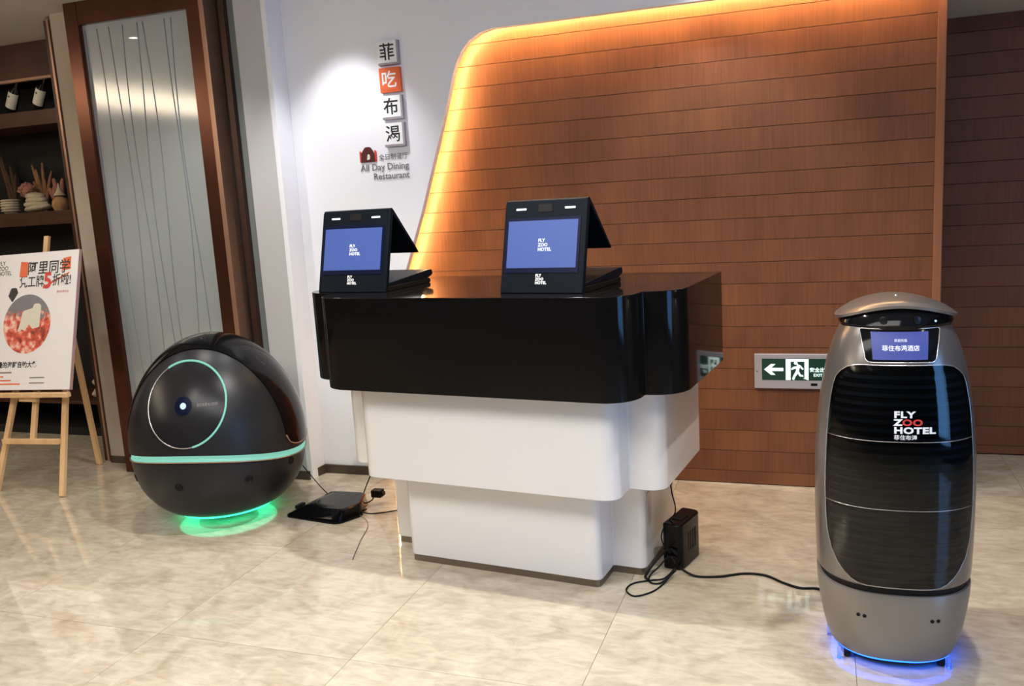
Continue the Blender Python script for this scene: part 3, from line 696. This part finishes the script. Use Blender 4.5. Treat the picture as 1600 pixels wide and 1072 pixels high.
def rt(s, size, x0, z0, m, bold=.0, sp=1.0, xs=1.0, nm='logo'): return text(nm, s, size, m, rb, lambda x, z: rsurf(x0 + x, z0 + z, .0072), bold=bold, spacing=sp, xs=xs)
rt('FLY', .0250, -.020, .8130, M['white_ink'], .0011, 1.12, 1.30)
rt('Z', .0250, -.020, .7905, M['white_ink'], .0012, 1.10, 1.30)
rt('OO', .0250, .0020, .7905, M['red_ink'], .0010, 1.10, 1.25)
rt('HOTEL', .0250, -.020, .7680, M['white_ink'], .0012, 1.08, 1.30)
rt('菲住布渴', .0150, -.020, .7505, M['white_ink'], .0003, 1.05)
# screen
so = round_poly([(-.092, .966, .014), (.092, .966, .014), (.107, 1.058, .006), (-.107, 1.058, .006)], 4)
decal('screen_bezel', dense(so, .012), rsurf, .002, M['gloss'], rb, rings=6)
tube('screen_rim', [rsurf(x, z, .0025) for x, z in dense(so, .012)], .0020, M['chrome'], rb, sides=5, sub=1, closed=True)
decal('screen', dense([(-.074, .974), (.070, .974), (.074, 1.050), (-.078, 1.050)], .012), rsurf, .0032, M['screen_robot'], rb, rings=5)
text('screen_text', '菲住布渴酒店', .0165, M['screen_text'], rb, lambda x, z: rsurf(x, 1.000 + z, .0040), align='CENTER', bold=.0001)
text('screen_text', '欢迎光临', .0085, M['screen_text'], rb, lambda x, z: rsurf(x, 1.024 + z, .0040), align='CENTER')
# head : black face under an arched cap
fc = lathe('face', [(0, 1.0510), (.146, 1.051), (.156, 1.056), (.161, 1.068), (.156, 1.082), (.148, 1.095), (.135, 1.110), (.11, 1.117), (0, 1.119)], M['gloss'], rb, seg=64, n=2.1)
for v_ in fc.data.vertices:
    x, y, z = v_.co; v_.co.z = min(z, 1.131 - .052 * (abs(x) / .172) ** 1.9 - .014 * (y / .165) ** 2)
lathe('neck_light', [(0, 1.0475), (.150, 1.0475), (.153, 1.0505), (0, 1.0505)], M['chrome'], rb, seg=64, n=2.3)
NR, NA = 12, 72; vv = []; ff = []
for s_ in (0, 1):
    for k in range(NR + 1):
        t = k / NR; R_ = .174 * t
        for i in range(NA):
            q = 2 * PI * i / NA; c_, sn = math.cos(q), math.sin(q); RR = (1 - .015 * s_)
            X = .172 * t * RR * math.copysign(abs(c_) ** .95, c_); Y = (.142 if sn < 0 else .165) * t * RR * math.copysign(abs(sn) ** .9, sn)
            z = 1.142 - .052 * (abs(X) / .172) ** 1.9 - .014 * (Y / .165) ** 2 - .006 * max(0, t - .85) / .15 - .009 * s_
            vv.append((X, Y, z))
NV = (NR + 1) * NA
for s_ in (0, 1):
    for k in range(NR):
        for i in range(NA):
            a = s_ * NV + k * NA + i; b = s_ * NV + k * NA + (i + 1) % NA; ff.append((a, b, b + NA, a + NA))
for i in range(NA):
    a = NR * NA + i; b = NR * NA + (i + 1) % NA; ff.append((a, b, b + NV, a + NV))
capo = fixn(mk('cap', vv, ff, M['silver'], rb, smooth=True)); shade_auto(capo, 50)
def face_pt(x, z): y = -math.sqrt(max(.159 ** 2 - x * x, 1e-4)); return Vector((x, y, z))
for sx in (-1, 1):
    e_ = lathe('eye', [(0, 0), (.010, 0), (.011, .003), (.007, .0045), (0, .004)], M['disc'], rb, seg=20); p = face_pt(sx * .045, 1.085)
    e_.location = p; e_.rotation_euler = Vector((p.x, p.y, 0)).to_track_quat('Z', 'Y').to_euler()
p = face_pt(.095, 1.078); e_ = lathe('indicator', [(0, 0), (.003, 0), (.003, .003), (0, .003)], M['led_pale'], rb, seg=12); e_.location = p; e_.rotation_euler = Vector((p.x, p.y, 0)).to_track_quat('Z', 'Y').to_euler()
e_ = lathe('top_sensor', [(0, 0), (.005, 0), (.004, .003), (0, .0035)], M['chrome'], rb, seg=12); e_.location = (0, -.03, 1.1415)
# sonar pairs on the base shell
for sx in (-.100, .102):
    for d_ in (-.0065, .0065):
        x = sx + d_ * 1.3; p = rsurf(x, .190, .003); n_ = (rsurf(x, .190, .01) - p).normalized()
        s_ = lathe('sonar', [(0, -.002), (.0058, -.002), (.0058, .001), (.0045, .002), (0, .0005)], M['rubber'], rb, seg=14)
        s_.location = p; s_.rotation_euler = n_.to_track_quat('Z', 'Y').to_euler()
# underside: wheels, clear guards, blue light
lathe('chassis', [(0, .016), (.15, .016), (.155, .0395), (0, .0395)], M['rubber'], rb, seg=48, n=RN)
for x, y in ((-.135, -.11), (.135, -.11), (-.12, .12), (.12, .12)):
    w_ = lathe('wheel', [(0, -.010), (.015, -.010), (.0165, -.006), (.0165, .006), (.015, .010), (0, .010)], M['rubber'], rb, seg=20); w_.location = (x, y, .0170); w_.rotation_euler = (0, PI / 2, 0)
tube('floor_light', [Vector((.166 * math.copysign(abs(math.cos(q)) ** .8, math.cos(q)), .166 * math.copysign(abs(math.sin(q)) ** .8, math.sin(q)), .030)) for q in [2 * PI * k / 48 for k in range(48)]], .003, M['led_blue'], rb, sides=6, sub=1, closed=True)
for x, y in ((-.16, -.125), (.155, -.125), (-.185, .02)):
    o = box('clear_guard', x - .006, x + .006, y - .010, y + .010, .002, .034, M['acrylic'], rb, bv=.002)
lathe('underglow_ring', [(.156, .0360), (.180, .0360), (.180, .0395), (.156, .0395)], M['led_blue'], rb, seg=48, n=RN)

# ------------------------------------------------------------------ exit sign
xs = thing('exit_sign', 'silver framed green emergency exit sign with arrow and running figure, low on the wood wall', 'sign', (-.305, WY - .0005, .503))
def fr(nm, x0, x1, z0, z1, y0, y1, m, bv=0): return box(nm, x0, x1, y0, y1, z0, z1, m, xs, bv=bv)
fr('frame', 0, .385, 0, .171, -.018, 0, M['sign_frame'], .002)
fr('sign_face', .036, .349, .042, .148, -.0195, -.0182, M['sign_green'])
YF = -.0206
def flat(nm, pts, m=M['sign_white'], y=YF, par=xs):
    return prism(nm, pts, y, y + .0009, m, par, axis='y')
flat('arrow', [(.046, .095), (.078, .122), (.100, .122), (.080, .103), (.136, .103), (.136, .087), (.080, .087), (.100, .068), (.078, .068)])
flat('door_symbol', [(.147, .043), (.170, .043), (.170, .134), (.233, .134), (.233, .052), (.226, .052), (.252, .043), (.252, .147), (.147, .147)])
flat('running_figure', [(.188, .135), (.184, .126), (.190, .119), (.196, .121), (.200, .113), (.180, .108), (.171, .098), (.176, .093), (.190, .100), (.196, .098), (.192, .084), (.182, .066), (.176, .047), (.186, .043), (.192, .060), (.203, .075), (.211, .062), (.228, .060), (.228, .068), (.216, .071), (.208, .088), (.212, .106), (.224, .094), (.230, .098), (.216, .116), (.204, .121), (.200, .132), (.194, .138)])
text('lettering', '安全出口', .0235, M['sign_white'], xs, lambda x, z: (.256 + x, YF, .086 + z), bold=.0006)
text('lettering', 'EXIT', .020, M['sign_white'], xs, lambda x, z: (.274 + x, YF, .062 + z), bold=.0004)
fr('screw', .010, .015, .082, .088, -.0195, -.0181, M['rubber'])
text('maker_mark', '▰', .012, M['ink'], xs, lambda x, z: (.27 + x, -.0190, .016 + z)) if False else fr('switch', .262, .292, .015, .028, -.0195, -.0181, M['kiosk'], .001)

# ------------------------------------------------------------------ restaurant wall sign
WS = 4.1498
for k, (chx, zt) in enumerate((('菲', 2.318), ('吃', 2.187), ('布', 2.049), ('渴', 1.912))):
    h_ = .118 if k != 1 else .122
    lab = ['white sign box with black character, topmost of the wall sign', 'orange sign box with white character on the white wall', 'white sign box with black character directly below the orange one', 'white sign box with black character, lowest of the wall sign'][k]
    t = thing('sign_box', lab, 'sign', (-2.129, WS, zt - h_), group='square character boxes on the white wall')
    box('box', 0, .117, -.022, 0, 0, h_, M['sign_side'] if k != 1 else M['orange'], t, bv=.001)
    box('face', 0.0005, .1065, -.0235, -.0221, 0.0105, h_ - .0005, M['white_ink'] if k != 1 else M['orange'], t)
    text('character', chx, .088, M['ink'] if k != 1 else M['white_ink'], t, lambda x, z: (.0535 + x, -.0240, .031 + z), align='CENTER', bold=.0012)
sl = thing('wall_lettering', 'dark restaurant lettering with small emblem below the character boxes', 'sign', (-2.285, WS, 1.62))
def lt_(s, size, x, z, nm='lettering', al='RIGHT', bold=.0006, m=M['ink']):
    o = text(nm, s, size, m, sl, lambda a, b: (x + a, -.004, z + b), align=al, bold=bold)
    return o
lt_('全日制餐厅', .034, .275, .112, bold=.0003, m=M['ink_grey'])
lt_('All Day Dining', .048, .275, .060, m=M['ink_grey'])
lt_('Restaurant', .048, .275, .012, m=M['ink_grey'])
em = prism('emblem', round_poly([(.0, .105, .004), (.085, .105, .004), (.080, .150, .02), (.060, .183, .02), (.028, .183, .02), (.004, .150, .02)], 4), -.006, -.001, M['maroon'], sl, axis='y')
prism('emblem_detail', round_poly([(.036, .115, .004), (.055, .120, .004), (.056, .140, .006), (.044, .150, .005), (.040, .136, .004)], 3), -.0072, -.0061, M['label'], sl, axis='y')
for x0 in (-.006, .083): prism('emblem_wing', [(x0, .106), (x0 + .010, .106), (x0 + .010, .160), (x0, .165)], -.005, -.001, M['red_ink'], sl, axis='y')

# ------------------------------------------------------------------ easel and poster
ez = thing('easel', 'pale wooden tripod easel holding the poster by the shelving', 'easel', (0, 0, 0))
def bar(name, a, b, w_, d_, par=ez, m=M['pine']):
    a = Vector(a); b = Vector(b); d = (b - a).normalized(); s = Vector((1, 0, 0)); s = (s - d * s.dot(d)).normalized(); t = d.cross(s)
    vv = [p + s * sx * w_ / 2 + t * sy * d_ / 2 for p in (a, b) for sy in (-1, 1) for sx in (-1, 1)]
    o = fixn(mk(name, vv, [(0, 1, 3, 2), (4, 6, 7, 5), (0, 4, 5, 1), (1, 5, 7, 3), (3, 7, 6, 2), (2, 6, 4, 0)], m, par)); bevel(o, .003); return o
bar('leg', (-3.985, 3.50, .002), (-4.09, 3.885, 1.30), .034, .022)
bar('leg', (-4.475, 3.50, .002), (-4.32, 3.885, 1.30), .034, .022)
bar('rear_leg', (-4.262, 4.05, .004), (-4.19, 3.90, 1.05), .034, .022)
bar('spine', (-4.225, 3.575, .30), (-4.225, 3.875, 1.435), .034, .020)
bar('crossbar', (-4.443, 3.563, .285), (-4.018, 3.563, .300), .030, .022); ez.children[-1].data.name = 'crossbar'
c_ = ez.children[-1]
for vtx in c_.data.vertices: pass
bar('ledge', (-4.47, 3.565, .555), (-3.90, 3.565, .572), .026, .030)
box('ledge_block', -4.29, -4.16, 3.575, 3.60, .520, .558, M['pine'], ez, bv=.003)
# poster board, hung at a slight tilt
po = thing('poster_board', 'white promotional poster board with orange lettering and round food picture, on the easel', 'poster', (-4.190, 3.600, .583), 0)
po.rotation_euler = (math.radians(-16.5), math.radians(-1.6), 0)
PR, PH = .29, .79
box('board', PR - .72, PR, -.026, -.006, 0, PH, M['poster_edge'], po)
box('sheet', PR - .719, PR - .001, -.0275, -.0262, .001, PH - .001, M['poster'], po)
PY = -.0282
def pt(s, size, x, z, m, bold=.0, al='LEFT', sp=1.0, nm='print', y=PY, xs=1.0): return text(nm, s, size, m, po, lambda a, b: (PR + x + a, y, z + b), bold=bold, align=al, spacing=sp, xs=xs)
pf = lambda pts, m, y0=PY, y1=PY + .0005: prism('print', [(PR + x, z) for x, z in pts], y0, y1, m, po, axis='y')
for k, l_ in enumerate(('FLY', 'ZOO', 'HOTEL')): pt(l_, .034, -.605, .728 - .030 * k, M['ink'], .0004)
pf([(-.435, .652), (-.375, .648), (-.375, .736), (-.430, .742)], M['orange'])
pf([(-.118, .672), (-.052, .680), (-.055, .752), (-.112, .745)], M['orange'])
pf([(-.25, .575), (-.06, .655), (-.06, .664), (-.25, .590)], M['orange'])
pt('阿里同学', .082, -.378, .668, M['ink'], .0010, sp=1.0, y=PY - .0006, xs=.98)
pt('凭工牌', .072, -.430, .594, M['ink'], .0009, sp=1.0, y=PY - .0006, xs=.86)
pt('5', .125, -.248, .580, M['red_ink'], .0045, y=PY - .0008)
pt('折啦!', .072, -.182, .596, M['ink'], .0009, sp=1.0, y=PY - .0006, xs=.86)
pt('限时优惠活动', .015, -.145, .548, M['red_ink'])
PC = (PR - .352, .377)
prism('food_picture', [(PC[0] + .178 * math.cos(2 * PI * k / 48), PC[1] + .170 * math.sin(2 * PI * k / 48)) for k in range(48)], PY, PY + .0006, M['food'], po, axis='y')
prism('picture_shape', [(PC[0] + x * 1.15, PC[1] + z) for x, z in round_poly([(.040, -.03, .006), (.085, -.02, .01), (.088, .115, .02), (.040, .115, .014), (.034, .09, .01), (-.030, .075, .02), (-.040, .02, .01), (-.060, -.055, .006), (-.03, -.03, .006), (-.01, -.04, .006), (.015, .0, .006)], 3)], PY - .0009, PY - .0002, M['label'], po, axis='y')
pf(round_poly([(-.510, .545, .006), (-.475, .505, .006), (-.435, .560, .008), (-.450, .590, .012), (-.490, .590, .012)], 3), M['ink'])
pt('您不限量的海鲜自助大餐', .038, -.665, .130, M['ink'], .0010, sp=.98)
for k, (z, w_, m_) in enumerate(((.096, .20, 'ink_grey'), (.072, .14, 'orange'), (.050, .20, 'orange'), (.030, .27, 'orange'))):
    box('print', PR - .64, PR - .64 + w_, PY, PY + .0005, z, z + .008, M[m_], po)
for z in (.066, .036): box('print', PR - .30, PR - .19, PY, PY + .0005, z, z + .006, M['ink_grey'], po)

# ------------------------------------------------------------------ shelving with bottles and dried decor
cb = thing('shelving_unit', 'dark walnut shelving unit built in left of the cream strip', 'shelf', (0, 4.60, 0))
XA, XB = -6.6, -4.62
box('back_panel', XA, XB, .38, .40, 0, CZ - .002, M['cab_black'], cb)
box('side_panel', XB, XB + .02, 0.0, .40, 0, CZ - .002, M['cab_black'], cb)
box('side_panel', XA - .02, XA, 0.0, .40, 0, CZ - .002, M['shelf'], cb)
box('fascia', XA, XB, 0.0, .03, 2.475, CZ - .002, M['shelf'], cb, bv=.002)
box('fascia_edge', XA, XB, -.006, .024, 2.455, 2.4745, M['copper'], cb, bv=.002)
box('shelf_board', XA, XB, 0.0, .379, 2.165, 2.262, M['shelf'], cb, bv=.003)
box('shelf_board', XA, XB, 0.0, .379, 1.500, 1.592, M['shelf'], cb, bv=.003)
box('shelf_board', XA, XB, 0.0, .379, .235, .258, M['shelf'], cb, bv=.003)
box('plinth', XA, XB, .02, .379, 0.0, .06, M['cab_black'], cb)
def bottle(x, z, label, tilt):
    b = thing('wine_bottle', label, 'bottle', (x, 4.76, z), group='wine bottles on the top shelf'); b.rotation_euler = (math.radians(8), tilt, 0)
    lathe('glass', [(0, .0), (.034, 0), (.038, .006), (.038, .14), (.034, .165), (.016, .195), (.0135, .235), (.0155, .237), (.0155, .247), (0, .247)], M['bottle'], b, seg=24)
    n_ = 14; vv = [(.0388 * math.cos(q), .0388 * math.sin(q), z_) for z_ in (.040, .155) for q in [PI + PI * k / (n_ - 1) for k in range(n_)]]
    vv += [(.0380 * math.cos(q), .0380 * math.sin(q), z_) for z_ in (.040, .155) for q in [PI + PI * k / (n_ - 1) for k in range(n_)]]
    lb = mk('label', vv, [(i, i + 1, n_ + i + 1, n_ + i) for i in range(n_ - 1)], M['label'], b, smooth=True)
    prism('label_crest', [(-.006, .118), (.006, .118), (.007, .126), (0, .132), (-.007, .126)], -.0400, -.0392, M['ink'], b, axis='y')
for px, lab in ((24, 'dark wine bottle with cream label, left one lying on the top shelf'), (67, 'dark wine bottle with cream label, right one near the post on the top shelf')):
    bottle({24: -5.36, 67: -5.11}[px], 2.295, lab, math.radians(36))
def blob(name, m, parent, rx, ry, rz, loc, seed, bumpy=.12, rot=(0, 0, 0), fold=0):
    rnd = random.Random(seed); ph = [rnd.uniform(0, 6.28) for _ in range(6)]; vv = []; ff = []; A_, B_ = 20, 12
    for j in range(B_ + 1):
        th = PI * j / B_
        for i in range(A_):
            q = 2 * PI * i / A_; k = 1 + bumpy * (math.sin(3 * q + ph[0]) * math.sin(th * 2 + ph[1]) * .6 + math.sin(5 * q + ph[2] + th * 3) * .4)
            if fold: k += .07 * math.sin(fold * th + ph[3])
            vv.append((rx * k * math.sin(th) * math.cos(q), ry * k * math.sin(th) * math.sin(q), max(rz * k * math.cos(th), -rz * .86)))
    ff = [(j * A_ + i, j * A_ + (i + 1) % A_, (j + 1) * A_ + (i + 1) % A_, (j + 1) * A_ + i) for j in range(B_) for i in range(A_)]
    o = fixn(mk(name, vv, ff, m, parent, smooth=True)); o.location = loc; o.rotation_euler = rot; return o
SZ = 1.5925
def deco(name, label, cat, x, Y, z=SZ): return thing(name, label, cat, (x, Y, z))
t = deco('cloth_bundle', 'pale folded linen bundle in the middle of the decor shelf', 'cloth', -5.178, 4.70)
for k in range(4): blob('fold', M['cloth'], t, .115 - .012 * k, .05, .028, (.006 * (-1) ** k, 0, .0300 + .026 * k), 20 + k, .10, (0, math.radians(-5 + 3 * k), 0))
t = deco('round_basket', 'round white woven basket left of the linen bundle', 'basket', -5.425, 4.70)
lathe('bowl', [(0, .001), (.040, .001), (.056, .03), (.060, .07), (.052, .10), (.046, .10), (.052, .07), (.048, .03), (0, .012)], M['cloth'], t, seg=24)
for k in range(5): tube('weave', [(.0605 * math.cos(q), .0605 * math.sin(q), .02 + .018 * k) for q in [2 * PI * i / 20 for i in range(20)]], .005, M['cloth'], t, sides=5, sub=1, closed=True)
t = deco('drawstring_pouch', 'ochre drawstring pouch with gathered top beside the post', 'pouch', -4.958, 4.70)
lathe('pouch_body', [(0, .001), (.045, .001), (.058, .03), (.055, .065), (.030, .090), (.018, .098)], M['cloth2'], t, seg=20)
lathe('gathered_top', [(.018, .0985), (.040, .104), (.030, .118), (.012, .150), (.004, .185), (0, .19)], M['cloth'], t, seg=12)
t = deco('dried_flower_ball', 'dusty pink dried flower ball above the round basket', 'flower', -5.365, 4.81)
tube('stem', [(0, 0, .001), (0.0, 0, .12)], .004, M['reed'], t, sides=5, sub=1)
bl = blob('flower', M['pink'], t, .056, .056, .056, (0, 0, .155), 5, .10)
for k in range(26):
    a = random.uniform(0, 6.28); c2 = random.uniform(-.6, 1); s2 = math.sqrt(1 - c2 * c2); n_ = Vector((s2 * math.cos(a), s2 * math.sin(a), c2))
    pe = lathe('petal', [(0, 0), (.009, .004), (.011, .012), (.004, .020), (0, .021)], M['pink'], bl, seg=6); pe.location = n_ * .048; pe.rotation_euler = n_.to_track_quat('Z', 'Y').to_euler()
def reeds(label, px, n_, h0, h1, spread, m, seed, Y=4.88, r=.010, nm='dried_reeds'):
    rnd = random.Random(seed); t = deco(nm, label, 'dried plant', px, Y)
    for k in range(n_):
        a = rnd.uniform(-1, 1) * spread; h = rnd.uniform(h0, h1); b0 = rnd.uniform(-.02, .02)
        tube('stalk', [(b0, 0, .002), (b0 + a * .4, rnd.uniform(-.01, .01), h * .5), (b0 + a, rnd.uniform(-.02, .02), h)], r, m, t, sides=6, sub=4, radii=lambda u: .35 + .9 * math.sin(min(1, u * 1.02) * PI) ** .8 * u + .05)
reeds('tall pale brown dried corn stalks rising behind the linen bundle', -5.30, 7, .22, .36, .09, M['reed'], 3, r=.014)
reeds('short reddish dried cones leaning right behind the linen bundle', -5.17, 5, .16, .24, .08, M['pink'], 4, r=.020, nm='dried_cones')
reeds('thin pale twigs beside the dark post on the decor shelf', -5.02, 4, .20, .30, .10, M['reed'], 6, r=.006, nm='dried_twigs')
reeds('dark dried leaves at the left edge of the decor shelf', -5.58, 8, .20, .42, .12, M['darkleaf'], 8, r=.014, nm='dried_leaves')
t = thing('linen_bundle', 'crumpled grey white bundle on the lowest shelf behind the poster', 'cloth', (-4.83, 4.72, .2585))
blob('wrap', M['cloth'], t, .075, .06, .05, (0, 0, .0435), 31, .22, fold=5); blob('wrap', M['cloth'], t, .060, .05, .042, (-.01, 0, .115), 33, .22, fold=4)
